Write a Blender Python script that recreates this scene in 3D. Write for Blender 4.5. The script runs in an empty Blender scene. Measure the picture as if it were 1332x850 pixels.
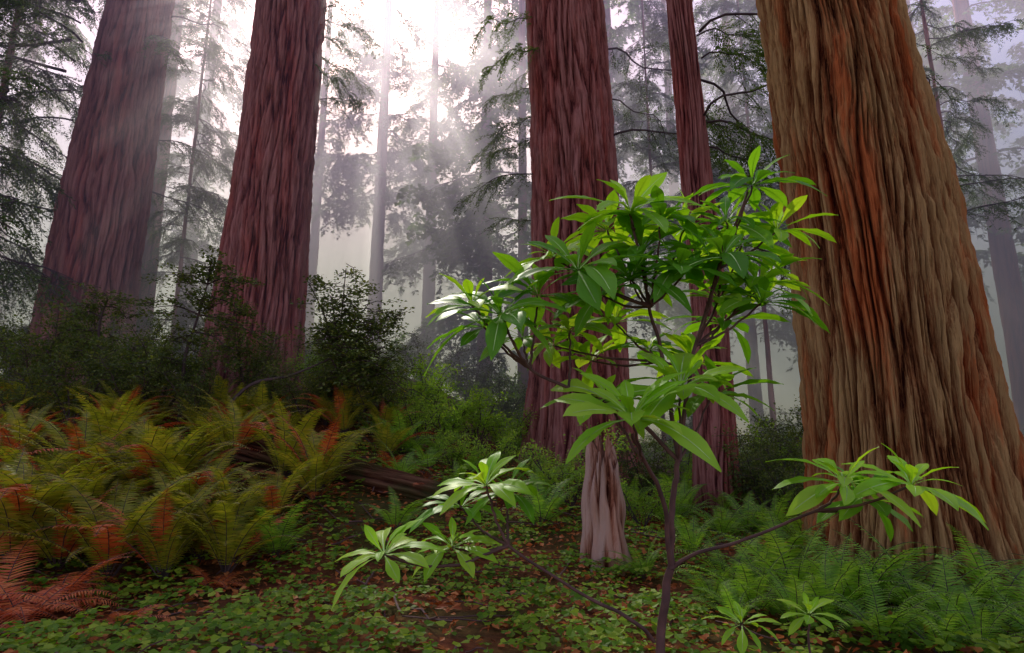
import bpy, math, numpy as np
from mathutils import Vector, Matrix
rng = np.random.default_rng(7)
CAMZ=1.0; PITCH=math.radians(12); F=814.0
ct,st=math.cos(PITCH),math.sin(PITCH)
def P(px,py,Y):
    u=(px-666)/F; v=(425-py)/F
    k=Y/(ct-v*st)
    return np.array([u*k, Y, CAMZ+(st+v*ct)*k])
# ---------- numpy perlin ----------
_perm=np.random.default_rng(3).permutation(256); _perm=np.concatenate([_perm,_perm,_perm])
_g=np.random.default_rng(4).normal(size=(256,3)); _g/=np.linalg.norm(_g,axis=1)[:,None]
def noise(x,y,z):
    x,y,z=np.broadcast_arrays(np.asarray(x,float),np.asarray(y,float),np.asarray(z,float))
    xi,yi,zi=[np.floor(a).astype(int) for a in (x,y,z)]
    xf,yf,zf=x-xi,y-yi,z-zi
    f=lambda t:t*t*t*(t*(t*6-15)+10)
    u,v,w=f(xf),f(yf),f(zf)
    def gr(i,j,k):
        h=_perm[(_perm[(_perm[(xi+i)&255]+yi+j)&255]+zi+k)&255]
        g=_g[h]
        return g[...,0]*(xf-i)+g[...,1]*(yf-j)+g[...,2]*(zf-k)
    l=lambda a,b,t:a+(b-a)*t
    return 1.5*l(l(l(gr(0,0,0),gr(1,0,0),u),l(gr(0,1,0),gr(1,1,0),u),v),
             l(l(gr(0,0,1),gr(1,0,1),u),l(gr(0,1,1),gr(1,1,1),u),v),w)
def sstep(a,b,x):
    t=np.clip((np.asarray(x,float)-a)/(b-a),0,1); return t*t*(3-2*t)
def H(x,y):
    x=np.asarray(x,float); y=np.asarray(y,float)
    a=0.30-0.235*sstep(-3.2,2.2,x)
    r=a*np.clip(y-5.0,0,10)*sstep(4.2,7.0,y)+0.05*np.clip(y-15,0,30)
    return r+0.10*noise(x*.5,y*.5,3.3)+0.04*noise(x*1.7,y*1.7,9.1)
# ---------- mesh accumulation ----------
class MB:
    def __init__(s): s.v=[];s.f={3:[],4:[]};s.m={3:[],4:[]};s.n=0
    def add(s,V,Q=None,T=None,m=0):
        V=np.asarray(V,float).reshape(-1,3)
        for k,A in ((4,Q),(3,T)):
            if A is not None and len(A):
                A=np.asarray(A,int).reshape(-1,k)+s.n
                s.f[k].append(A); s.m[k].append(np.full(len(A),m))
        s.v.append(V); s.n+=len(V)
    def inst(s,tpl,R,Pn,m=0):
        TV,TQ,TT=tpl; N=len(Pn); nv=len(TV)
        V=np.einsum('nij,vj->nvi',R,TV)+Pn[:,None,:]
        off=(np.arange(N)*nv)[:,None,None]
        Q=(np.asarray(TQ)[None]+off).reshape(-1,4) if len(TQ) else None
        T=(np.asarray(TT)[None]+off).reshape(-1,3) if len(TT) else None
        s.add(V.reshape(-1,3),Q,T,m)
    def mesh(s,name,mats,smooth=False):
        V=np.concatenate(s.v)
        q=np.concatenate(s.f[4]) if s.f[4] else np.zeros((0,4),int)
        t=np.concatenate(s.f[3]) if s.f[3] else np.zeros((0,3),int)
        mi=np.concatenate(s.m[4]+s.m[3])
        me=bpy.data.meshes.new(name)
        me.vertices.add(len(V)); me.vertices.foreach_set('co',V.ravel())
        li=np.concatenate([q.ravel(),t.ravel()])
        me.loops.add(len(li)); me.loops.foreach_set('vertex_index',li.astype(np.int32))
        nf=len(q)+len(t); me.polygons.add(nf)
        ls=np.concatenate([np.arange(len(q))*4,len(q)*4+np.arange(len(t))*3])
        me.polygons.foreach_set('loop_start',ls.astype(np.int32))
        me.polygons.foreach_set('material_index',mi.astype(np.int32))
        me.polygons.foreach_set('use_smooth',np.full(nf,smooth))
        for m in mats: me.materials.append(m)
        me.update(calc_edges=True); me.validate()
        return me
def obj(name,me,loc=(0,0,0),parent=None,rot=None,scale=None):
    o=bpy.data.objects.new(name,me); bpy.context.scene.collection.objects.link(o)
    o.location=[float(c) for c in loc]
    if rot is not None: o.rotation_euler=rot
    if scale is not None: o.scale=(scale,)*3 if np.isscalar(scale) else scale
    if parent is not None: o.parent=parent
    return o
def nrm(a): 
    a=np.asarray(a,float); return a/np.maximum(np.linalg.norm(a,axis=-1,keepdims=True),1e-9)
def frames(d,n,sc=1.0):
    d=nrm(d); s=nrm(np.cross(d,n)); n2=np.cross(s,d)
    R=np.stack([s,d,n2],axis=-1)
    return R*(np.asarray(sc,float).reshape(-1,1,1))
def tube(mb,pts,rad,k=6,m=0):
    pts=np.asarray(pts,float); n=len(pts); rad=np.asarray(rad,float)
    t=nrm(np.gradient(pts,axis=0)); ref=np.array([0.31,0.17,0.93]); 
    if abs(np.dot(t.mean(0),ref))>.85*np.linalg.norm(t.mean(0)): ref=np.array([1,.1,0.05])
    a=nrm(np.cross(t,ref)); b=np.cross(t,a)
    th=np.arange(k)/k*2*math.pi
    V=pts[:,None,:]+rad[:,None,None]*(np.cos(th)[None,:,None]*a[:,None,:]+np.sin(th)[None,:,None]*b[:,None,:])
    i=np.arange(n-1)[:,None]; j=np.arange(k)[None]; j2=(j+1)%k
    Q=np.stack([i*k+j,i*k+j2,(i+1)*k+j2,(i+1)*k+j],-1).reshape(-1,4)
    mb.add(V.reshape(-1,3),Q,None,m)
def spline(ctrl,n):
    c=np.asarray(ctrl,float); m=len(c)
    c2=np.vstack([2*c[0]-c[1],c,2*c[-1]-c[-2]])
    out=[]
    for s in np.linspace(0,m-1-1e-6,n):
        i=int(s); t=s-i; p0,p1,p2,p3=c2[i:i+4]
        out.append(.5*((2*p1)+(-p0+p2)*t+(2*p0-5*p1+4*p2-p3)*t*t+(-p0+3*p1-3*p2+p3)*t**3))
    return np.array(out)
# ---------- materials ----------
def mat(name):
    m=bpy.data.materials.new(name); m.use_nodes=True; nt=m.node_tree; nt.nodes.clear()
    return m,nt,nt.nodes,nt.links
def ramp(N,stops):
    r=N.new('ShaderNodeValToRGB'); e=r.color_ramp.elements
    while len(e)<len(stops): e.new(.5)
    for x,(p,c) in zip(e,stops): x.position=p; x.color=(*c,1)
    return r
def leafmat(name,c1,c2,c3,trans=.35,tc=None,rough=.5,scale=1.5,spec=.3):
    m,nt,N,L=mat(name)
    g=N.new('ShaderNodeNewGeometry')
    nz=N.new('ShaderNodeTexNoise'); nz.inputs['Scale'].default_value=scale
    L.new(g.outputs['Position'],nz.inputs['Vector'])
    a=N.new('ShaderNodeMath');a.operation='MULTIPLY_ADD';a.inputs[1].default_value=.55
    L.new(g.outputs['Random Per Island'],a.inputs[0])
    b=N.new('ShaderNodeMath');b.operation='MULTIPLY';b.inputs[1].default_value=.55
    L.new(nz.outputs['Fac'],b.inputs[0]); L.new(b.outputs[0],a.inputs[2])
    r=ramp(N,[(.15,c1),(.5,c2),(.9,c3)]); L.new(a.outputs[0],r.inputs['Fac'])
    p=N.new('ShaderNodeBsdfPrincipled'); p.inputs['Roughness'].default_value=rough
    p.inputs['Specular IOR Level'].default_value=spec
    L.new(r.outputs['Color'],p.inputs['Base Color'])
    t=N.new('ShaderNodeBsdfTranslucent')
    mx=N.new('ShaderNodeMix'); mx.data_type='RGBA'; mx.blend_type='MULTIPLY'; mx.inputs[0].default_value=1
    L.new(r.outputs['Color'],mx.inputs[6]); mx.inputs[7].default_value=(*(tc or (1.6,1.7,.7)),1)
    L.new(mx.outputs[2],t.inputs['Color'])
    ms=N.new('ShaderNodeMixShader'); ms.inputs[0].default_value=trans
    L.new(p.outputs[0],ms.inputs[1]); L.new(t.outputs[0],ms.inputs[2])
    o=N.new('ShaderNodeOutputMaterial'); L.new(ms.outputs[0],o.inputs['Surface'])
    return m
def barkmat(name,crev,mid,ridge,moss=0.0,patch=None,fs=60,bias=-.85,pt=(.5,.62)):
    m,nt,N,L=mat(name)
    at=N.new('ShaderNodeAttribute'); at.attribute_name='furrow'
    tc=N.new('ShaderNodeTexCoord')
    mp=N.new('ShaderNodeMapping'); mp.inputs['Scale'].default_value=(fs,fs,fs*.05); L.new(tc.outputs['Object'],mp.inputs['Vector'])
    n1=N.new('ShaderNodeTexNoise'); n1.inputs['Scale'].default_value=1.0; n1.inputs['Detail'].default_value=8; n1.inputs['Roughness'].default_value=.8
    L.new(mp.outputs[0],n1.inputs['Vector'])
    mp2=N.new('ShaderNodeMapping'); mp2.inputs['Scale'].default_value=(2.6,2.6,.32); L.new(tc.outputs['Object'],mp2.inputs['Vector'])
    n2=N.new('ShaderNodeTexNoise'); n2.inputs['Scale'].default_value=1; n2.inputs['Detail'].default_value=6; n2.inputs['Roughness'].default_value=.65; L.new(mp2.outputs[0],n2.inputs['Vector'])
    a=N.new('ShaderNodeMath');a.operation='MULTIPLY_ADD';a.inputs[1].default_value=2.4;a.inputs[2].default_value=bias-.2
    L.new(n1.outputs['Fac'],a.inputs[0])
    b=N.new('ShaderNodeMath');b.operation='ADD'; L.new(at.outputs['Fac'],b.inputs[0]); L.new(a.outputs[0],b.inputs[1])
    r=ramp(N,[(.14,crev),(.48,mid),(.98,ridge)]); L.new(b.outputs[0],r.inputs['Fac'])
    mx=N.new('ShaderNodeMix'); mx.data_type='RGBA'; 
    r2=ramp(N,[(pt[0],(0,0,0)),(pt[1],(1,1,1))]); L.new(n2.outputs['Fac'],r2.inputs['Fac'])
    mm=N.new('ShaderNodeMath');mm.operation='MULTIPLY';mm.inputs[1].default_value=.9; L.new(r2.outputs['Color'],mm.inputs[0])
    L.new(mm.outputs[0],mx.inputs[0]); L.new(r.outputs['Color'],mx.inputs[6])
    pc=N.new('ShaderNodeMix'); pc.data_type='RGBA'; pc.blend_type='MULTIPLY'; pc.inputs[0].default_value=1
    L.new(r.outputs['Color'],pc.inputs[6]); pc.inputs[7].default_value=(*(patch or (1.0,.62,.5)),1)
    L.new(pc.outputs[2],mx.inputs[7])
    last=mx.outputs[2]
    if moss>0:
        n3=N.new('ShaderNodeTexNoise'); n3.inputs['Scale'].default_value=2.2; n3.inputs['Detail'].default_value=6; L.new(tc.outputs['Object'],n3.inputs['Vector'])
        r3=ramp(N,[(.45,(0,0,0)),(.65,(moss,)*3)]); L.new(n3.outputs['Fac'],r3.inputs['Fac'])
        m3=N.new('ShaderNodeMix'); m3.data_type='RGBA'; L.new(r3.outputs['Color'],m3.inputs[0]); L.new(last,m3.inputs[6]); m3.inputs[7].default_value=(.06,.08,.018,1)
        last=m3.outputs[2]
    p=N.new('ShaderNodeBsdfPrincipled'); p.inputs['Roughness'].default_value=.92; p.inputs['Specular IOR Level'].default_value=.08
    L.new(last,p.inputs['Base Color'])
    bp=N.new('ShaderNodeBump'); bp.inputs['Strength'].default_value=1.0; bp.inputs['Distance'].default_value=.06
    L.new(n1.outputs['Fac'],bp.inputs['Height']); L.new(bp.outputs[0],p.inputs['Normal'])
    o=N.new('ShaderNodeOutputMaterial'); L.new(p.outputs[0],o.inputs['Surface'])
    return m
M_barkR=barkmat('redwood_bark_warm_lit',(.06,.010,.004),(.38,.14,.042),(.70,.43,.15),.08,(1.0,.40,.26),66,-.82,(.52,.62))  # near trunk: tan and red bark, with its warm light mixed into the colours
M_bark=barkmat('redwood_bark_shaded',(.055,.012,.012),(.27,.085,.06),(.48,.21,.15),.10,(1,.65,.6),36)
M_barkD=barkmat('old_wood_bark',(.02,.008,.004),(.10,.035,.016),(.22,.11,.05),.9,None,40)
M_stump=barkmat('stump_wood',(.14,.035,.018),(.55,.25,.13),(.78,.52,.34),.05,(1,.8,.7),60)
def plain(name,c,rough=.8):
    m,nt,N,L=mat(name); tc=N.new('ShaderNodeTexCoord'); n=N.new('ShaderNodeTexNoise'); n.inputs['Scale'].default_value=14; n.inputs['Detail'].default_value=5
    L.new(tc.outputs['Object'],n.inputs['Vector'])
    r=ramp(N,[(.3,tuple(x*.5 for x in c)),(.7,tuple(x*1.4 for x in c))]); L.new(n.outputs['Fac'],r.inputs['Fac'])
    p=N.new('ShaderNodeBsdfPrincipled'); p.inputs['Roughness'].default_value=rough; L.new(r.outputs['Color'],p.inputs['Base Color'])
    o=N.new('ShaderNodeOutputMaterial'); L.new(p.outputs[0],o.inputs['Surface']); return m
M_twig=plain('twig_bark',(.06,.035,.025)); M_stem=plain('rhododendron_stem_bark',(.10,.045,.03)); M_rib=plain('leaf_midrib',(.42,.60,.16),.6)
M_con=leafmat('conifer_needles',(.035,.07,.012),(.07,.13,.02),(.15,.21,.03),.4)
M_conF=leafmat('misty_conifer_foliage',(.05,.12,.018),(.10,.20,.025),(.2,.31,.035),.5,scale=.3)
M_shrub=leafmat('huckleberry_leaves',(.035,.06,.01),(.08,.12,.018),(.17,.19,.03),.35)
M_shrubL=leafmat('light_shrub_leaves',(.13,.22,.02),(.22,.37,.03),(.36,.48,.05),.5)
M_fern=leafmat('fern_fronds',(.14,.16,.010),(.27,.29,.02),(.46,.36,.035),.45)
M_fernG=leafmat('fern_fronds_green',(.10,.22,.02),(.19,.37,.03),(.31,.48,.05),.45)
M_fernB=leafmat('fern_fronds_dead',(.30,.05,.015),(.55,.12,.025),(.58,.22,.05),.3,(1.5,.9,.6))
M_sor=leafmat('sorrel_leaves',(.04,.10,.007),(.13,.25,.015),(.32,.42,.03),.38,scale=1.6,spec=.12)
M_lit=leafmat('leaf_litter',(.13,.03,.010),(.37,.10,.02),(.52,.22,.06),.1,(1.4,.8,.5),spec=.1)
M_rhoB=leafmat('rhododendron_young_leaves',(.20,.48,.015),(.32,.62,.03),(.46,.70,.06),.45,(1.4,1.25,.4),.42,spec=.2)
M_rhoD=leafmat('rhododendron_old_leaves',(.07,.21,.010),(.11,.31,.018),(.20,.42,.03),.45,(2.2,1.9,.5),.42,spec=.2)
# ---------- ground ----------
xs=np.concatenate([np.linspace(-500,-22,26),np.linspace(-20,20,260),np.linspace(22,500,26)])
ys=np.concatenate([np.linspace(-120,-3,14),np.linspace(-2,22,200),np.linspace(23,90,60),np.linspace(95,700,20)])
X,Yg=np.meshgrid(xs,ys)
Z=H(X,Yg)+.02*noise(X*5,Yg*5,1.)+.012*noise(X*11,Yg*11,4.)
g=MB(); nx=len(xs); i=np.arange(len(ys)-1)[:,None]; j=np.arange(nx-1)[None]
g.add(np.stack([X,Yg,Z],-1),np.stack([i*nx+j,i*nx+j+1,(i+1)*nx+j+1,(i+1)*nx+j],-1).reshape(-1,4))
m,nt,N,L=mat('forest_floor'); ge=N.new('ShaderNodeNewGeometry')
n1=N.new('ShaderNodeTexNoise'); n1.inputs['Scale'].default_value=9; n1.inputs['Detail'].default_value=8; n1.inputs['Roughness'].default_value=.7
n2=N.new('ShaderNodeTexNoise'); n2.inputs['Scale'].default_value=.9; n2.inputs['Detail'].default_value=4
for n in (n1,n2): L.new(ge.outputs['Position'],n.inputs['Vector'])
r1=ramp(N,[(.3,(.035,.012,.005)),(.52,(.15,.045,.016)),(.75,(.30,.11,.035))]); L.new(n1.outputs['Fac'],r1.inputs['Fac'])
r2=ramp(N,[(.3,(.03,.035,.006)),(.7,(.08,.10,.015))]); L.new(n1.outputs['Fac'],r2.inputs['Fac'])
r3=ramp(N,[(.42,(0,0,0)),(.6,(.8,.8,.8))]); L.new(n2.outputs['Fac'],r3.inputs['Fac'])
mx=N.new('ShaderNodeMix'); mx.data_type='RGBA'; L.new(r3.outputs['Color'],mx.inputs[0]); L.new(r1.outputs['Color'],mx.inputs[6]); L.new(r2.outputs['Color'],mx.inputs[7])
p=N.new('ShaderNodeBsdfPrincipled'); p.inputs['Roughness'].default_value=.95; p.inputs['Specular IOR Level'].default_value=.1; L.new(mx.outputs[2],p.inputs['Base Color'])
bp=N.new('ShaderNodeBump'); bp.inputs['Distance'].default_value=.04; L.new(n1.outputs['Fac'],bp.inputs['Height']); L.new(bp.outputs[0],p.inputs['Normal'])
o=N.new('ShaderNodeOutputMaterial'); L.new(p.outputs[0],o.inputs['Surface'])
obj('forest_ground',g.mesh('forest_ground',[m],True))
# ---------- trunks ----------
def trunk_mesh(name,zc,xc,yc,rc,mt,seg,rows,depthf,freq,twist,seed,flare,zlo,ztop,dense,smooth=True):
    z=np.concatenate([np.linspace(zlo,dense,rows),np.linspace(dense,ztop,max(8,rows//4))[1:]])
    ext=lambda c: np.where(z>zc[-1],c[-1]+(c[-1]-c[0])/(zc[-1]-zc[0])*(z-zc[-1])*.6,np.interp(z,zc,c))
    cx,cy,r=ext(xc),ext(yc),np.maximum(ext(rc),.25*rc[0])
    fl=flare*np.exp(-np.maximum(z-zlo-.4,0)/.7)
    a=np.arange(seg)/seg*2*math.pi
    A,Zz=np.meshgrid(a,z); R=r[:,None]
    rr=rc[0]
    w=(.10*noise(Zz*.35,seed,np.cos(A)*1.2)+.04*noise(Zz*.9+7,np.sin(A)*2*rr,np.cos(A)*2*rr+seed)+.006*noise(Zz*5,np.sin(A)*6*rr,np.cos(A)*6*rr+seed))/max(rr,.3)
    A2=A+twist*Zz+w
    ux,uy=np.cos(A2)*rr*freq,np.sin(A2)*rr*freq
    h1=np.clip(np.abs(noise(ux+seed,uy,Zz*.5))*3.4,0,1)
    h2=np.clip(np.abs(noise(ux*2.6+seed,uy*2.6,Zz*1.1+5))*2.8,0,1)
    h3=noise(ux*6,uy*6+seed,Zz*2.2)
    h4=noise(ux*1.2,uy*1.2+seed,Zz*6.)
    h5=noise(ux*12,uy*12+seed,Zz*9.) if seg>900 else 0
    lump=noise(np.cos(A)*1.6+seed,np.sin(A)*1.6,Zz*.25)
    but=noise(np.cos(A)*2.2+seed*2,np.sin(A)*2.2,2.0)
    h=.46*h1+.42*h2*(.4+.6*h1)+.22*h3+.10*h4+.12*h5
    rad=R*(1+.04*lump)+fl[:,None]*(1+1.1*but)+depthf*(h-.55)
    V=np.stack([cx[:,None]+rad*np.cos(A),cy[:,None]+rad*np.sin(A),Zz],-1)
    mb=MB(); n=len(z); i=np.arange(n-1)[:,None]; j=np.arange(seg)[None]; j2=(j+1)%seg
    mb.add(V,np.stack([i*seg+j,i*seg+j2,(i+1)*seg+j2,(i+1)*seg+j],-1).reshape(-1,4))
    me=mb.mesh(name,[mt],smooth)
    at=me.attributes.new('furrow','FLOAT','POINT'); at.data.foreach_set('value',np.clip(h.ravel()+.0,0,1).astype(np.float32))
    return me
def redwood(name,Y,ctrl,mt,seg=360,rows=260,dp=.07,fq=4,tw=0.0,seed=1.,flare=.25,ztop=32,dense=None):
    ctrl=sorted(ctrl,key=lambda c:-c[1]); pts=[];rad=[]
    for l,y,r in ctrl:
        den=ct-(425-y)/F*st
        a1=math.atan2((l-666)/F,den); a2=math.atan2((r-666)/F,den); am=(a1+a2)/2
        q=P(666,y,Y); q[0]=Y*math.tan(am); pts.append(q); rad.append(Y/math.cos(am)*math.sin((a2-a1)/2))
    b=pts[0]; gz=float(H(b[0],Y)); org=np.array([b[0],Y,gz])
    zc=[q[2]-gz for q in pts]; xc=[q[0]-b[0] for q in pts]
    me=trunk_mesh(name,np.array(zc),np.array(xc),np.zeros(len(zc)),np.array(rad),mt,seg,rows,dp,fq,tw,seed,flare,-.5,ztop,dense or zc[-1]+.6,smooth=seg<900)
    return obj(name,me,org)
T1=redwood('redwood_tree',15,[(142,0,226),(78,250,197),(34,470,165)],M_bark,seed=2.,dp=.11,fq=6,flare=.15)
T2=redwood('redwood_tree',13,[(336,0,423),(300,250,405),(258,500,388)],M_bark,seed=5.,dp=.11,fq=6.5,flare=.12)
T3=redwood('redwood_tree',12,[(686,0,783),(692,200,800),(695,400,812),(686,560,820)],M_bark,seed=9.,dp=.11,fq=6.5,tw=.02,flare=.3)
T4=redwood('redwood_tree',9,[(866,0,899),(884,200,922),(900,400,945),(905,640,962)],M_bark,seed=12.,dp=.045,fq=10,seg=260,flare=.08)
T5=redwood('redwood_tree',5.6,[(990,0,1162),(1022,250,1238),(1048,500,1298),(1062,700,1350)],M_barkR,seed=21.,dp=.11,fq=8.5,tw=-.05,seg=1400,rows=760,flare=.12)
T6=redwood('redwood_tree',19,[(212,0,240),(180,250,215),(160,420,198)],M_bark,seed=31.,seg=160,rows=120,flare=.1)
# ---------- conifer limb variants ----------
needle=(np.array([[0,0,0],[-.5,.45,0.06],[0,1,0],[.5,.45,.06]])*np.array([.32,1,1]),[[0,3,2,1]],[])
def con_branch(name,seed,L=3.4,dens=1.0,droop=.3,nsz=(.06,.10),wf=1.0,mt=None,tstep=.085,mm=8):
    r=np.random.default_rng(seed); mb=MB()
    t=np.linspace(0,1,12); x=.16*np.sin(t*5+seed)*t+.05*np.sin(t*13+seed); 
    main=np.stack([x*L,t*L*.96,(.10*t-droop*t*t)*L+.05*np.sin(t*9+seed)],-1)
    tube(mb,main,.026*(1-t)+.006,5,0)
    D=[];Nn=[];Pp=[];S=[]
    ns=int(34*dens)
    for k in range(ns):
        u=min(.99,.10+.90*(k+r.uniform(-1.5,2))/ns); u=max(.06,u)
        p0=np.array([np.interp(u,t,main[:,c]) for c in range(3)])
        side=1 if r.random()<.5 else -1
        ln=(.25+1.15*(1-u)**.7*min(1,u*2.6))*r.uniform(.4,1.25)
        d=nrm(np.array([side*r.uniform(.4,1),r.uniform(.2,.9),r.uniform(-.8,.15)]))
        q=np.linspace(0,1,6)
        tw=p0+q[:,None]*d*ln; tw[:,2]-=.5*ln*q*q*r.uniform(.5,1.8)
        tube(mb,tw,.007*(1-q)+.003,3,0)
        nt_=max(3,int(ln/tstep))
        for e in range(nt_):
            if r.random()<.12: continue
            v=(e+.6)/nt_; pp=np.array([np.interp(v,q,tw[:,c]) for c in range(3)])
            s2=1 if e%2 else -1
            dd=nrm(d+np.cross(d,[0,0,1])*s2*r.uniform(.5,1.1)+[0,0,r.uniform(-1.0,.05)])
            l2=r.uniform(.16,.36)*(1-.4*v)
            m_=mm
            w=(np.arange(m_)+.5)/m_
            base=pp+w[:,None]*dd*l2; base[:,2]-=.35*l2*w*w
            sd=np.cross(dd,[0,0,1]); sg=np.where(np.arange(m_)%2,1,-1)[:,None]
            D.append(dd*.6+sd*sg*.8+r.normal(size=(m_,3))*.22); Pp.append(base)
            Nn.append(np.array([0,0,1])+r.normal(size=(m_,3))*.45); S.append(r.uniform(nsz[0],nsz[1],m_))
    D=np.concatenate(D);Pp=np.concatenate(Pp);Nn=np.concatenate(Nn);S=np.concatenate(S)
    mb.inst((needle[0]*[wf,1,1],needle[1],[]),frames(D,Nn,S),Pp,1)
    return mb.mesh(name,[M_twig,mt or M_con])
CB=[con_branch('conifer_limb_mesh',100+k,3.4,[1.2,1.3,1,1.1,1.4][k],[.3,.38,.45,.25,.5][k],(.07,.115),1.35,None,.095,7) for k in range(5)]
CBs=[con_branch('sparse_limb_mesh',200+k,3.6,.45,.35) for k in range(2)]
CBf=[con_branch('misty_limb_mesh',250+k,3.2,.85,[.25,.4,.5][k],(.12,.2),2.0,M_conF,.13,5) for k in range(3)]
def limbs(par,zs,x,y,rng_,sc=(.7,1.2),az=None,meshes=None,r0=.1):
    meshes=meshes or CB
    for z in zs:
        a=rng_.uniform(0,2*math.pi) if az is None else rng_.uniform(*az)
        s=rng_.uniform(*sc)
        obj('limb',meshes[rng_.integers(len(meshes))],(x+r0*math.cos(a),y+r0*math.sin(a),z),par,
              (rng_.uniform(-.3,.2),rng_.uniform(-.4,.4),a-math.pi/2),s)
def conifer(px,Y,w,z0,z1,nb,sc=(.7,1.2),seed=0,lean=0,name='conifer_tree',ht=None,ms=None,az=None):
    r=np.random.default_rng(seed+500); x=P(px,300,Y)[0]; gz=float(H(x,Y)); h=ht or max(z1+3,20)
    rad=w/2
    me=trunk_mesh(name,np.array([0.,h]),np.array([0,lean*h]),np.zeros(2),np.array([rad,rad*.3]),M_bark,40,40,.03 if rad<.3 else .06,4,0,seed*1.7,.1*rad*4,-.6,h,min(h-1,14))
    o=obj(name,me,(x,Y,gz))
    for k in range(nb):
        u=(k+r.random())/nb; z=z0+(z1-z0)*u-gz
        s=r.uniform(*sc)*(1.1-.45*u)
        limbs(o,[z],lean*z,0,r,(s,s),az=az,r0=rad*.5,meshes=ms)
    return o
conifer(240,17.5,.12,3.2,17,80,(.4,.75),1)
conifer(850,18,.14,6.5,17,50,(.4,.9),4)
conifer(985,18,.16,6.5,17,64,(.5,1.0),5)
conifer(1245,14,.12,6,15,36,(.4,.75),6)
conifer(-30,14,.2,5,15,50,(.7,1.05),7)
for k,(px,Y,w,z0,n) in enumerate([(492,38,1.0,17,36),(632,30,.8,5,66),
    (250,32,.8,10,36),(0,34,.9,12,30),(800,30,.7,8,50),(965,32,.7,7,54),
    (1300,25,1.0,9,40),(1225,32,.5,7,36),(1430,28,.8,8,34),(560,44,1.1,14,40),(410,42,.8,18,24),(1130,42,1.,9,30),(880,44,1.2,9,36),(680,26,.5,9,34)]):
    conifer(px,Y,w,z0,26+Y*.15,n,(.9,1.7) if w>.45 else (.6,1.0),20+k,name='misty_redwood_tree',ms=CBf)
r=np.random.default_rng(77)
limbs(T1,[7.5,8.5,9.5,10.5,12],-.2,-.6,r,(1.,1.5),(3.0,4.2),CBs+CB[:2],.6)
limbs(T1,[6.5,7.2,7.8,8.4,9,9.6,10.2,11,11.6,12.2],-.2,-.4,r,(.8,1.2),(3.0,4.6),CB,.6)
limbs(T1,[5,6.5,9,10],-.2,.2,r,(.6,.9),(-.6,.6),CBs+CB,.8)
limbs(T3,[7,8,9.5,11],0,0,r,(.6,.9),(-.8,.6),CBs+CB[:1],.7)
limbs(T3,[8.3,7.2,6.2,9.2,5.2,9.8,8.8,7.7],0,0,r,(.35,.55),(2.4,3.8),CB,.7)
limbs(T2,[7.5,6.8,8.5,7.9,9.2,8.9],0,0,r,(.3,.5),(-.5,.5),CB,.7)
limbs(T4,[4.2,5.0,6,6.8,7.5],0,0,r,(.5,.8),(-1.6,1.4),CBs,.2)
limbs(T4,[5.5,6.2,7,7.6,6.6,5.9],0,0,r,(.4,.65),(-.6,1.6),CB,.2)
limbs(T5,[3.6,4.8,6],0,.3,r,(.4,.6),(-.1,1.2),CBs,.8)
# ---------- shrubs ----------
leafD=(np.array([[0,0,0],[-.3,.45,.08],[0,1,-.05],[.3,.45,.08]]),[],[[0,2,1],[0,3,2]])
def shrub_mesh(name,seed,h,spread,mt,ls=.05,n_st=7,sub=14,lv=16,up=.6):
    r=np.random.default_rng(seed); mb=MB(); D=[];Q=[];NN=[];S=[]
    for s in range(n_st):
        a=r.uniform(0,6.28); d=np.array([math.cos(a)*spread,math.sin(a)*spread,h])*r.uniform(.55,1.15)
        t=np.linspace(0,1,8); pts=t[:,None]*d; pts[:,2]=d[2]*(t**.8); pts+=r.normal(size=(8,3))*.03*h*t[:,None]
        tube(mb,pts,.018*h*(1-t)*.7+.004,4,0)
        for b in range(sub):
            u=r.uniform(.3,1); p0=np.array([np.interp(u,t,pts[:,c]) for c in range(3)])
            bd=nrm(np.array([r.normal(),r.normal(),r.uniform(-.1,up)])); bl=h*r.uniform(.12,.34)
            q=np.linspace(0,1,4); bp=p0+q[:,None]*bd*bl; bp[:,2]-=.15*bl*q*q
            tube(mb,bp,.004*(1-q)+.002,3,0)
            w=r.uniform(.15,1.05,lv); c=p0+w[:,None]*bd*bl+r.normal(size=(lv,3))*ls*.9
            D.append(bd*.5+r.normal(size=(lv,3))*.7);Q.append(c);NN.append(np.array([0,0,1.])+r.normal(size=(lv,3))*.45);S.append(r.uniform(.6,1.2,lv)*ls)
    mb.inst(leafD,frames(np.concatenate(D),np.concatenate(NN),np.concatenate(S)),np.concatenate(Q),1)
    return mb.mesh(name,[M_twig,mt])
SH=[shrub_mesh('huckleberry_mesh',300+k,1.6,.8,M_shrub,.06,8,22,22) for k in range(3)]
SL=[shrub_mesh('light_shrub_mesh',320+k,1.3,.9,M_shrubL,.07,8,18,16) for k in range(3)]
r=np.random.default_rng(11)
def put(name,meshes,px,py,Y,s,dz=0):
    p=P(px,py,Y); o=obj(name,meshes[r.integers(len(meshes))],(p[0],Y,float(H(p[0],Y))+dz),None,(r.uniform(-.1,.1),r.uniform(-.1,.1),r.uniform(0,6.3)),s); return o
for px,Y,s in [(30,12,.9),(130,11.5,1.0),(215,10.5,.9),(320,11.2,.9),(100,9.6,.7),(180,9.8,.75),(350,10,.6),(430,10.5,.65),(500,10.6,.6),(30,9.5,.6),(260,9.6,.65),(400,9.8,.5),(470,10.2,.7),(60,10.6,1.0),(160,10.2,.8)]:
    put('huckleberry_bush',SH,px,500,Y,s)
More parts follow.
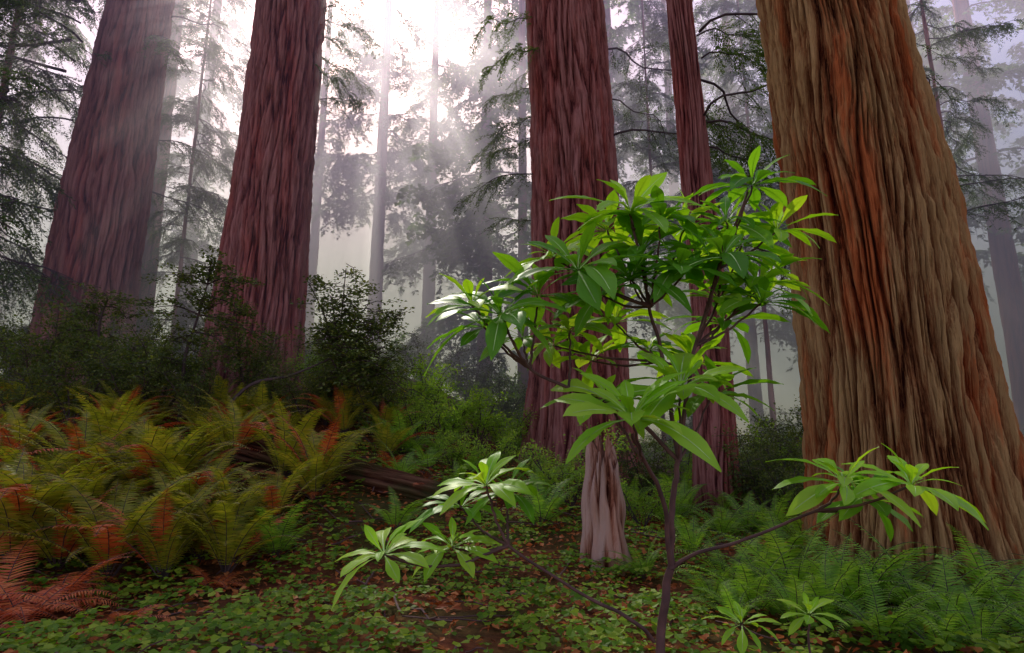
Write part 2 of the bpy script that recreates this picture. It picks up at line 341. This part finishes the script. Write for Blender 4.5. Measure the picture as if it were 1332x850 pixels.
def sapling(name,base,ctrl,crowns,seed,mt=M_shrub,mul=1.5):
    r=np.random.default_rng(seed); mb=MB(); D=[];Q=[];NN=[];S=[]
    pts=spline([base]+ctrl,20); tube(mb,pts,np.linspace(.035,.010,20),6,0)
    for c,rad,n in crowns:
        n=int(n*mul)
        c=np.array(c); k=np.argmin(np.linalg.norm(pts-c,axis=1)+.2*np.arange(20)[::-1]*0.05)
        limb=spline([pts[k],(pts[k]+c)/2+[0,0,.08],c],8); tube(mb,limb,np.linspace(.016,.006,8),4,0)
        for b in range(n):
            a=r.uniform(0,6.28); bd=np.array([math.cos(a),math.sin(a),r.uniform(-.3,.45)]); bl=rad*r.uniform(.4,1.6)
            p0=limb[r.integers(2,8)]+r.normal(size=3)*[.12,.10,.15]*rad*2
            q=np.linspace(0,1,6); bp=p0+q[:,None]*bd*bl+r.normal(size=(6,3))*.015; bp[:,2]-=.12*bl*q*q; tube(mb,bp,.006*(1-q)+.0025,3,0)
            lv=30; w=r.uniform(.15,1.05,lv); cc=p0+w[:,None]*bd*bl; cc[:,2]-=.12*bl*w*w
            cc+=r.normal(size=(lv,3))*[.06,.06,.03]
            D.append(bd*.5+r.normal(size=(lv,3))*[.7,.7,.3]);Q.append(cc);NN.append(np.array([0,0,1.])+r.normal(size=(lv,3))*.5);S.append(r.uniform(.04,.075,lv))
    mb.inst(leafD,frames(np.concatenate(D),np.concatenate(NN),np.concatenate(S)),np.concatenate(Q),1)
    return obj(name,mb.mesh(name,[M_twig,mt]))
b=P(268,525,9.5); b[2]=H(b[0],9.5)-.1
sapling('huckleberry_sapling',b,[P(320,505,9.5),P(380,488,9.4),P(440,462,9.3)],
  [(P(430,385,9.3),.38,20),(P(480,395,9.5),.4,22),(P(505,430,9.3),.45,26),(P(425,430,9.2),.4,20),(P(530,405,9.6),.22,12),(P(500,480,9.4),.45,24),(P(530,510,9.5),.42,22),(P(450,520,9.4),.4,18),(P(450,350,9.4),.26,12),(P(475,530,9.5),.4,18),(P(400,365,9.4),.2,8)],41)
b=P(236,530,9.8); b[2]=H(b[0],9.8)-.1
sapling('huckleberry_sapling',b,[P(240,470,9.8),P(255,420,9.8),P(270,370,9.7)],
  [(P(275,340,9.7),.25,12),(P(230,360,9.8),.28,12),(P(315,365,9.8),.28,14),(P(265,395,9.7),.35,16),(P(200,400,9.8),.25,10),(P(320,410,9.7),.3,14),(P(220,445,9.6),.35,14),(P(300,455,9.6),.4,16),(P(340,440,9.8),.25,8),(P(190,470,9.6),.3,10)],42,M_shrub,1.2)
b=P(110,530,10.5); b[2]=H(b[0],10.5)-.1
sapling('huckleberry_sapling',b,[P(125,470,10.5),P(130,420,10.5),P(140,390,10.4)],
  [(P(130,385,10.4),.25,9),(P(95,410,10.5),.3,12),(P(165,415,10.5),.3,12),(P(60,440,10.5),.3,10),(P(150,455,10.4),.4,14),(P(100,460,10.4),.4,14)],43,M_shrub,1.1)
for k in range(60):
    Y=r.uniform(10.5,24); px=r.uniform(400,1380)
    if Y<14 and 640<px<880: continue
    put('understory_shrub',SL if r.random()<.7 else SH,px,560,Y,r.uniform(.5,.9)*(1 if Y<16 else 1.3),-.1)
for k in range(24):
    put('understory_shrub',SH,r.uniform(-150,420),560,r.uniform(13,22),r.uniform(.7,1.1),-.1)
for px,Y,s in [(575,10.5,.7),(620,11,.8),(655,11.3,.6),(545,10,.55),(700,10.2,.4),(640,9.4,.5),(590,9,.4),(840,9.6,.6),(990,8.6,.7),(1030,8,.6),(960,9,.6),(1020,10.5,.9)]:
    put('light_green_shrub' if px<720 else 'huckleberry_bush',SL if px<720 else SH,px,560,Y,s)
# ---------- ferns ----------
pin=(np.array([[-.09,0,0],[.09,0,0],[.07,.5,.03],[-.07,.5,.03],[0,1,-.06]]),[[0,1,2,3]],[[3,2,4]])
def fern_mesh(name,seed,nf=13,Lm=1.0,mt=M_fern,up=(50,80),dead=.1,npn=30,wid=.17):
    r=np.random.default_rng(seed); mb=MB()
    for f in range(nf):
        a=f/nf*6.283+r.uniform(-.3,.3); el=math.radians(r.uniform(*up)); L_=Lm*r.uniform(.65,1.1)
        t=np.linspace(0,1,14); ang=el-(r.uniform(.9,1.7))*t**1.6
        ds=L_/13; hx=np.cumsum(np.cos(ang))*ds; hz=np.cumsum(np.sin(ang))*ds
        sw=r.uniform(-.15,.15)*t*t*L_
        dr=np.array([math.cos(a),math.sin(a),0]); sd=np.array([-dr[1],dr[0],0])
        pts=hx[:,None]*dr+sw[:,None]*sd; pts[:,2]+=hz
        m=2 if r.random()<dead else 1
        tube(mb,pts,.005*(1-t)+.0015,3,0)
        w=np.linspace(.14,.995,npn); c=np.stack([np.interp(w,t,pts[:,k]) for k in range(3)],-1)
        tg=nrm(np.gradient(c,axis=0)); up_=nrm(np.cross(sd[None]*np.ones((npn,1)),tg)); up_*=np.sign(up_[:,2:3]+1e-6)
        ln=wid*L_*np.sin(np.clip((w-.05)/.95,0,1)**.75*math.pi)**.55*(1-.45*w)
        for s in (-1,1):
            d=sd*s*1.0+tg*.35-up_*.12+r.normal(size=(npn,3))*.06
            R=frames(d,up_+r.normal(size=(npn,3))*.12,1.0); R=R*np.stack([np.full(npn,.16*L_*.62)*np.clip(ln/.08,.5,1.2),ln,ln],-1)[:,None,:]
            mb.inst(pin,R,c,m)
    return mb.mesh(name,[M_twig,mt,M_fernB])
FE=[fern_mesh('fern_mesh',400+k,16,1.15,M_fern,(52,84),dead=[0.05,.12,.08,.18][k],npn=36,wid=.14) for k in range(4)]
FG=[fern_mesh('fern_mesh_green',420+k,13,.88,M_fernG,(42,78),.02,30) for k in range(3)]
FB=[fern_mesh('fern_mesh_dead',440+k,10,.9,M_fernB,(20,50),1,28,.22) for k in range(2)]
def fern(name,ms,x,y,s,dz=0): obj(name,ms[r.integers(len(ms))],(x,y,float(H(x,y))+dz),None,(r.uniform(-.15,.15),r.uniform(-.15,.15),r.uniform(0,6.3)),s)
for k in range(110):
    Y=r.uniform(5.4,11); px=r.uniform(-100,540); x=(px-666)/F*Y
    if px>330 and Y<6.5: continue
    if px>420 and Y<8.5: continue
    fern('sword_fern',FE,x,Y,r.uniform(.7,1.1)*(1 if Y<8 else .85))
for px,Y,s in [(50,5.3,1.0),(170,5.2,1.05),(240,5.3,.95),(110,5.3,.8),(20,5.6,1.1),(300,5.8,.8),(370,6.4,.8),(420,6.9,.8)]:
    fern('sword_fern',FE,(px-666)/F*Y,Y,s)
for px,Y,s in [(375,5.8,.75),(520,6.4,.7),(1010,4.6,.9),(960,4.3,.7),(1090,4.3,.9),(1160,4.2,.9),(1250,4.2,.85),(1320,4.1,.8),(1050,3.9,.7),(1200,3.8,.7),(930,5.2,.8),(1000,5.6,.9),(1290,3.7,.65),(1130,4.7,.8),(890,6.2,.7),(830,5.6,.5),(700,7.5,.5),(600,8,.6),(560,8.6,.7),(860,8,.7),(990,7,.8),(1030,6.3,.8),(960,7.6,.7),(1380,4.2,.9),(940,4.0,.45),(1110,3.6,.6),(1010,3.9,.55),(1060,4.9,.8),(1230,3.5,.55),(1330,3.5,.6),(1180,3.4,.45),(970,5,.7),(1060,4.3,.7),(910,4.6,.5)]:
    fern('green_fern',FG,(px-666)/F*Y,Y,s)
for k in range(40):
    Y=r.uniform(7,13); px=r.uniform(480,1040)
    if 740<px<830 and Y<7.6: continue
    fern('green_fern',FG,(px-666)/F*Y,Y,r.uniform(.6,1.0))
for px,Y,s in [(40,4.4,1.0),(110,4.5,.8),(0,4.6,1.0),(190,3.9,.45),(330,6.2,.5),(300,5.2,.5),(560,7.6,.6),(510,8.2,.7),(470,7.8,.5),(420,7,.5),(20,4.1,.7),(75,4.2,.75),(-20,4.2,.8),(600,7.2,.5),(650,8,.5)]:
    fern('dead_fern',FB,(px-666)/F*Y,Y,s)
# ---------- sorrel, litter ----------
h=(np.array([[0,0,0],[-.42,.55,.1],[-.3,.95,.06],[0,.82,-.03],[.3,.95,.06],[.42,.55,.1]]),[[0,3,2,1],[0,5,4,3]],[])
n=28000
x=rng.uniform(-6,7,n); y=rng.uniform(2.0,10,n)
dn=noise(x*1.1,y*1.1,2.)+.5*noise(x*3.5,y*3.5,5.); k=(dn>-.22)&(rng.random(n)<1.2-.07*y); x,y=x[k],y[k]; n=len(x)
z=H(x,y)+rng.uniform(.02,.15,n); C=np.stack([x,y,z],-1); a0=rng.uniform(0,6.28,n); s=rng.uniform(.022,.066,n)
tilt=np.stack([rng.normal(size=n)*.35,rng.normal(size=n)*.35-.25,np.ones(n)],-1)
mb=MB()
for q in range(3):
    a=a0+q*2.094; d=np.stack([np.cos(a),np.sin(a),rng.uniform(-.45,.05,n)],-1); mb.inst(h,frames(d,tilt,s),C,0)
obj('redwood_sorrel_carpet',mb.mesh('redwood_sorrel_carpet',[M_sor]))
n=26000; x=rng.uniform(-7,7,n); y=rng.uniform(2,11,n); z=H(x,y)+rng.uniform(.0,.10,n)
mb=MB(); d=rng.normal(size=(n,3))*[1,1,.3]; up=rng.normal(size=(n,3))*.5+[0,0,1]
mb.inst(leafD,frames(d,up,rng.uniform(.02,.08,n)),np.stack([x,y,z],-1),0)
obj('fallen_leaf_litter',mb.mesh('fallen_leaf_litter',[M_lit]))
mb=MB()
for k in range(340):
    x=rng.uniform(-6,6);y=rng.uniform(2.8,9.5);a=rng.uniform(0,6.28);l=rng.uniform(.1,.6);t=np.linspace(-.5,.5,5)
    px_=x+t*l*math.cos(a);py_=y+t*l*math.sin(a); pz=H(px_,py_)+rng.uniform(.02,.10)+rng.normal(size=5)*.008
    tube(mb,np.stack([px_,py_,pz],-1),np.full(5,rng.uniform(.003,.009)),4,0)
obj('fallen_twigs',mb.mesh('fallen_twigs',[M_stem]))
# ---------- fallen log & stump ----------
def log(name,A,B,rad,mt,seed):
    A=np.array(A);B=np.array(B);L_=np.linalg.norm(B-A)
    me=trunk_mesh(name,np.array([0,L_]),np.array([0,0.]),np.zeros(2),np.array([rad,rad*.8]),mt,140,120,.06,8,0,seed,.0,0,L_,L_-.3)
    o=obj(name,me,A); o.rotation_mode='QUATERNION'; o.rotation_quaternion=Vector(B-A).to_track_quat('Z','Y'); return o
def gp(px,Y,dz): x=(px-666)/F*Y; return [x,Y,float(H(x,Y))+dz]
log('fallen_log',gp(330,8.0,.15),gp(610,7.3,.05),.24,M_barkD,3.3)
x0,y0,z0=gp(782,6.0,-.15); seg=120;rows=90
a=np.arange(seg)/seg*6.2832; tt=np.linspace(0,1,rows); A,TT=np.meshgrid(a,tt)
top=1.16+.24*noise(np.cos(A)*1.5,np.sin(A)*1.5,4.4)+.18*noise(np.cos(A)*6,np.sin(A)*6,1.)+.12*np.cos(A-2.3)
zz=TT*top; hh=np.clip(np.abs(noise(np.cos(A)*3,np.sin(A)*3,zz*.9))*3.5,0,1)
knot=np.exp(-((A-4.95)**2/.06+(zz-.78)**2/.012))
rad=.16+.10*np.exp(-zz/.22)*(1+1.4*noise(np.cos(A)*2,np.sin(A)*2,0.))+.05*(hh-.6)+.07*noise(np.cos(A)*1.3,np.sin(A)*1.3,zz*2.6)-.09*knot-.05*TT**6
V=np.stack([rad*np.cos(A),rad*np.sin(A),zz],-1).reshape(-1,3)
mb=MB(); i=np.arange(rows-1)[:,None]; j=np.arange(seg)[None]; j2=(j+1)%seg
mb.add(V,np.stack([i*seg+j,i*seg+j2,(i+1)*seg+j2,(i+1)*seg+j],-1).reshape(-1,4))
rim=V[-seg:]; inn=rim*np.array([.5,.5,1])-[0,0,.14]+np.stack([np.zeros(seg),np.zeros(seg),.1*noise(np.cos(a)*7,np.sin(a)*7,9.)],-1)
mb.add(np.vstack([rim,inn,[[0,0,.9]]]),np.stack([np.arange(seg),(np.arange(seg)+1)%seg,seg+(np.arange(seg)+1)%seg,seg+np.arange(seg)],-1),
   np.stack([seg+np.arange(seg),seg+(np.arange(seg)+1)%seg,np.full(seg,2*seg)],-1))
me=mb.mesh('broken_stump',[M_stump],True); at=me.attributes.new('furrow','FLOAT','POINT')
fv=np.full(mb.n,.35); fv[:seg*rows]=(hh*(1-knot)).ravel(); at.data.foreach_set('value',fv.astype(np.float32))
obj('broken_tree_stump',me,(x0,y0,z0))
# ---------- rhododendron ----------
ln=np.linspace(0,1,10); wd=.5*np.array([.10,.14,.28,.52,.78,.95,1.0,.86,.52,.04])*.28
def leaf_tpl(fn):
    V=[];Q=[];RV=[];RQ=[]
    for k,(l,w) in enumerate(zip(ln,wd)):
        zc=.10*l-.30*l**2.2
        for s in (-1,-.5,0,.5,1):
            V.append([s*w,l*(1-.08*l),zc+abs(s)*w*.42-(.25*w if abs(s)==1 else 0)+.010*math.sin(l*22+s*2)*abs(s)])
        if k<9:
            rw=.011*(1.1-l)
            for s in (-1,1): RV.append([s*rw,l*(1-.08*l),zc+.006])
    for k in range(9):
        for c in range(4): q=k*5+c; Q.append([q,q+1,q+6,q+5])
    for k in range(8): RQ.append([2*k,2*k+1,2*k+3,2*k+2])
    V=fn(np.array(V)); RV=fn(np.array(RV)); return (V,Q,[]),(RV,RQ,[])
def f1(v): return v
def f2(v): v=v.copy(); v[:,2]-=.25*v[:,1]**2; return v
def f3(v): v=v.copy(); v[:,2]+=.12*v[:,1]**1.5; v[:,0]+=.08*v[:,1]**2; return v
RL=[leaf_tpl(f) for f in (f1,f2,f3)]
rr=np.random.default_rng(55)
def whorl(mb,c,ax,size,n,m,flat=.15):
    size*=1.18; n+=2
    ax=nrm(np.array(ax,float)); e1=nrm(np.cross(ax,[.3,.9,.2])); e2=np.cross(ax,e1)
    a0=rr.uniform(0,6.28)
    for ring,(cnt,el,sc) in enumerate([(n,flat,1.0),(max(4,n//2),flat+.7,.66)]):
        a=a0+ring*.5+np.arange(cnt)/cnt*6.283+rr.normal(size=cnt)*.16; elv=el+rr.normal(size=cnt)*.2
        d=np.cos(a)[:,None]*e1+np.sin(a)[:,None]*e2+np.tan(elv)[:,None]*ax
        for v in range(3):
            sel=np.arange(cnt)%3==v
            ns=sel.sum()
            R=frames(d[sel],ax+rr.normal(size=(ns,3))*.18,size*sc*rr.uniform(.7,1.12,ns)); C=np.tile(c,(ns,1))+nrm(d[sel])*.01
            mb.inst(RL[v][0],R,C,m); mb.inst(RL[v][1],R,C,3)
root=P(858,850,2.45); root[2]=float(H(root[0],2.45))-.05
bt,fork=P(858,850,2.45),P(872,740,2.45)
def B(mb,c,r0,r1): 
    p=spline(c,22); t=np.linspace(0,1,22)[:,None]; p+=.010*np.stack([noise(t[:,0]*7,c[0][0]*9,1.),noise(t[:,0]*7,c[0][2]*9,5.),0*t[:,0]],-1)
    tube(mb,p,np.linspace(r0,r1,22),7,0)
mb=MB()
B(mb,[root,bt,fork],.019,.015)
n1=P(882,600,2.45); n2=P(905,450,2.5); n3=P(935,350,2.5)
B(mb,[fork,P(874,660,2.45),n1],.014,.010)
B(mb,[n1,P(892,520,2.48),n2,n3,P(972,250,2.45)],.010,.005)
B(mb,[fork,P(862,650,2.38),P(838,600,2.3),P(822,565,2.25)],.010,.006)
m1=P(862,470,2.5); m2=P(845,400,2.5)
B(mb,[n1,m1,m2,P(825,300,2.5),P(818,275,2.45)],.009,.005)
l1=P(740,505,2.5); l2=P(690,480,2.5)
B(mb,[n1,P(820,540,2.5),l1,l2,P(655,425,2.4)],.009,.005)
def tip(src,px,py,Y,size,n,m,flat=.15,axl=None):
    c=P(px,py,Y); s=np.array(src)
    B(mb,[s,(s+c)/2+[0,0,-.02],c],.006,.004)
    ax=nrm((c-s)*.5+np.array([0,-.16,.5]))if axl is None else axl
    whorl(mb,c,ax,size,n,m,flat)
T=tip
T(P(825,300,2.5),820,275,2.45,.27,9,1); T(m2,836,325,2.6,.27,10,2); T(m2,752,352,2.35,.28,10,2)
T(n3,978,242,2.45,.24,10,2); T(n3,945,290,2.6,.25,9,2); T(n3,1010,300,2.6,.24,8,1)
T(n2,985,370,2.65,.25,10,1); T(n2,940,335,2.35,.26,9,2); T(n2,990,395,2.5,.24,9,2)
T(m2,890,300,2.65,.26,9,1); T(m2,880,350,2.4,.24,9,2); T(l2,652,410,2.4,.29,11,2); T(l2,615,398,2.45,.22,7,1)
T(l1,742,432,2.7,.22,8,1); T(l2,700,385,2.6,.25,8,2); T(m1,800,420,2.8,.22,9,1); T(m2,790,300,2.7,.24,8,1)
T(P(838,600,2.3),822,545,2.15,.28,11,1,.2); T(n1,885,505,2.3,.27,10,1,.2); T(n1,925,515,2.55,.26,8,2)
T(m1,900,470,2.8,.22,8,1); T(P(838,600,2.3),790,520,2.4,.24,7,1); T(n2,940,420,2.7,.22,8,2); T(m1,845,455,2.75,.2,8,2)
T(m2,860,290,2.45,.22,8,2); T(n3,935,390,2.6,.22,8,1); T(m2,785,385,2.5,.25,9,2); T(n2,965,320,2.7,.25,9,1); T(m2,720,335,2.6,.22,8,1)
T(m1,770,470,2.9,.2,8,1); T(m1,720,450,2.9,.2,8,1); T(n2,1005,355,2.7,.2,8,1); T(l2,680,440,2.7,.2,7,2)
T(m2,905,335,2.55,.25,9,2); T(m2,820,365,2.45,.25,9,2); T(l2,630,425,2.5,.2,7,2)
r1=P(960,705,2.4); r2=P(1060,665,2.35)
B(mb,[fork,P(905,720,2.42),r1,r2],.008,.005)
T(r2,1098,628,2.35,.22,9,1,.1); T(r2,1185,632,2.3,.20,10,1,.1); T(r2,1120,650,2.5,.2,8,2,.1)
a1=P(760,775,2.4); a2=P(660,710,2.4)
B(mb,[P(852,835,2.45),P(820,805,2.4),a1,a2],.008,.005)
T(a2,632,632,2.4,.22,9,1,.1); T(a2,660,640,2.55,.2,8,2,.1); T(a2,588,712,2.45,.17,8,1); T(a2,600,660,2.6,.2,8,2)
T(P(600,735,2.35),500,722,2.25,.18,8,1,.1); B(mb,[a2,P(600,735,2.35)],.006,.005)
T([P(965,850,2.6)[0],2.6,.1],965,812,2.6,.12,7,1); T([P(1050,850,2.7)[0],2.7,.1],1052,800,2.7,.13,7,1)
obj('rhododendron_plant',mb.mesh('rhododendron_plant',[M_stem,M_rhoB,M_rhoD,M_rib],True))
for px,Y,s in [(740,8.3,.9),(830,7.6,.6)]:
    put('light_green_shrub',SL,px,560,Y,s*.8)
# ---------- mist ----------
def mist(name,y0,y1,z1,dens,g):
    m,nt,N,L=mat(name); vs=N.new('ShaderNodeVolumeScatter'); vs.inputs['Color'].default_value=(.96,.87,1.0,1)
    vs.inputs['Density'].default_value=dens; vs.inputs['Anisotropy'].default_value=g
    o=N.new('ShaderNodeOutputMaterial'); L.new(vs.outputs[0],o.inputs['Volume'])
    try: m.cycles.homogeneous_volume=True; m.cycles.volume_sampling='DISTANCE'
    except Exception: pass
    mb=MB(); x0,x1,z0=-70,70,-3
    mb.add([[x0,y0,z0],[x1,y0,z0],[x1,y1,z0],[x0,y1,z0],[x0,y0,z1],[x1,y0,z1],[x1,y1,z1],[x0,y1,z1]],[[0,3,2,1],[4,5,6,7],[0,1,5,4],[1,2,6,5],[2,3,7,6],[3,0,4,7]])
    obj(name,mb.mesh(name,[m]))
mist('forest_mist',11.5,60,17.5,.07,.5)
# ---------- light ----------
az=math.radians(-14); el=math.radians(40)
sd=Vector((math.sin(az)*math.cos(el),math.cos(az)*math.cos(el),math.sin(el)))
l=bpy.data.lights.new('sun','SUN'); l.energy=5; l.angle=math.radians(.5); l.color=(1,.88,.83)
so=bpy.data.objects.new('sun',l); bpy.context.scene.collection.objects.link(so); so.rotation_euler=(-sd).to_track_quat('-Z','Y').to_euler()
w=bpy.data.worlds.new('World'); bpy.context.scene.world=w; w.use_nodes=True; N=w.node_tree.nodes; L=w.node_tree.links
sk=N.new('ShaderNodeTexSky'); sk.sky_type='NISHITA'; sk.sun_disc=False; sk.sun_elevation=el; sk.sun_rotation=az
sk.dust_density=1.5; sk.air_density=1.0
mx=N.new('ShaderNodeMix'); mx.data_type='RGBA'; mx.blend_type='MULTIPLY'; mx.inputs[0].default_value=1; mx.inputs[7].default_value=(2.3,1.62,1.85,1)
L.new(sk.outputs[0],mx.inputs[6]); L.new(mx.outputs[2],N['Background'].inputs['Color']); N['Background'].inputs['Strength'].default_value=.15
# ---------- camera ----------
c=bpy.data.cameras.new('camera'); c.lens=22; c.sensor_width=36; c.clip_end=2000
co=bpy.data.objects.new('camera',c); bpy.context.scene.collection.objects.link(co)
co.location=(0,0,CAMZ); co.rotation_euler=(math.radians(90)+PITCH,0,0); bpy.context.scene.camera=co
sc=bpy.context.scene; sc.view_settings.view_transform='Standard'; sc.view_settings.look='None'; sc.view_settings.exposure=0
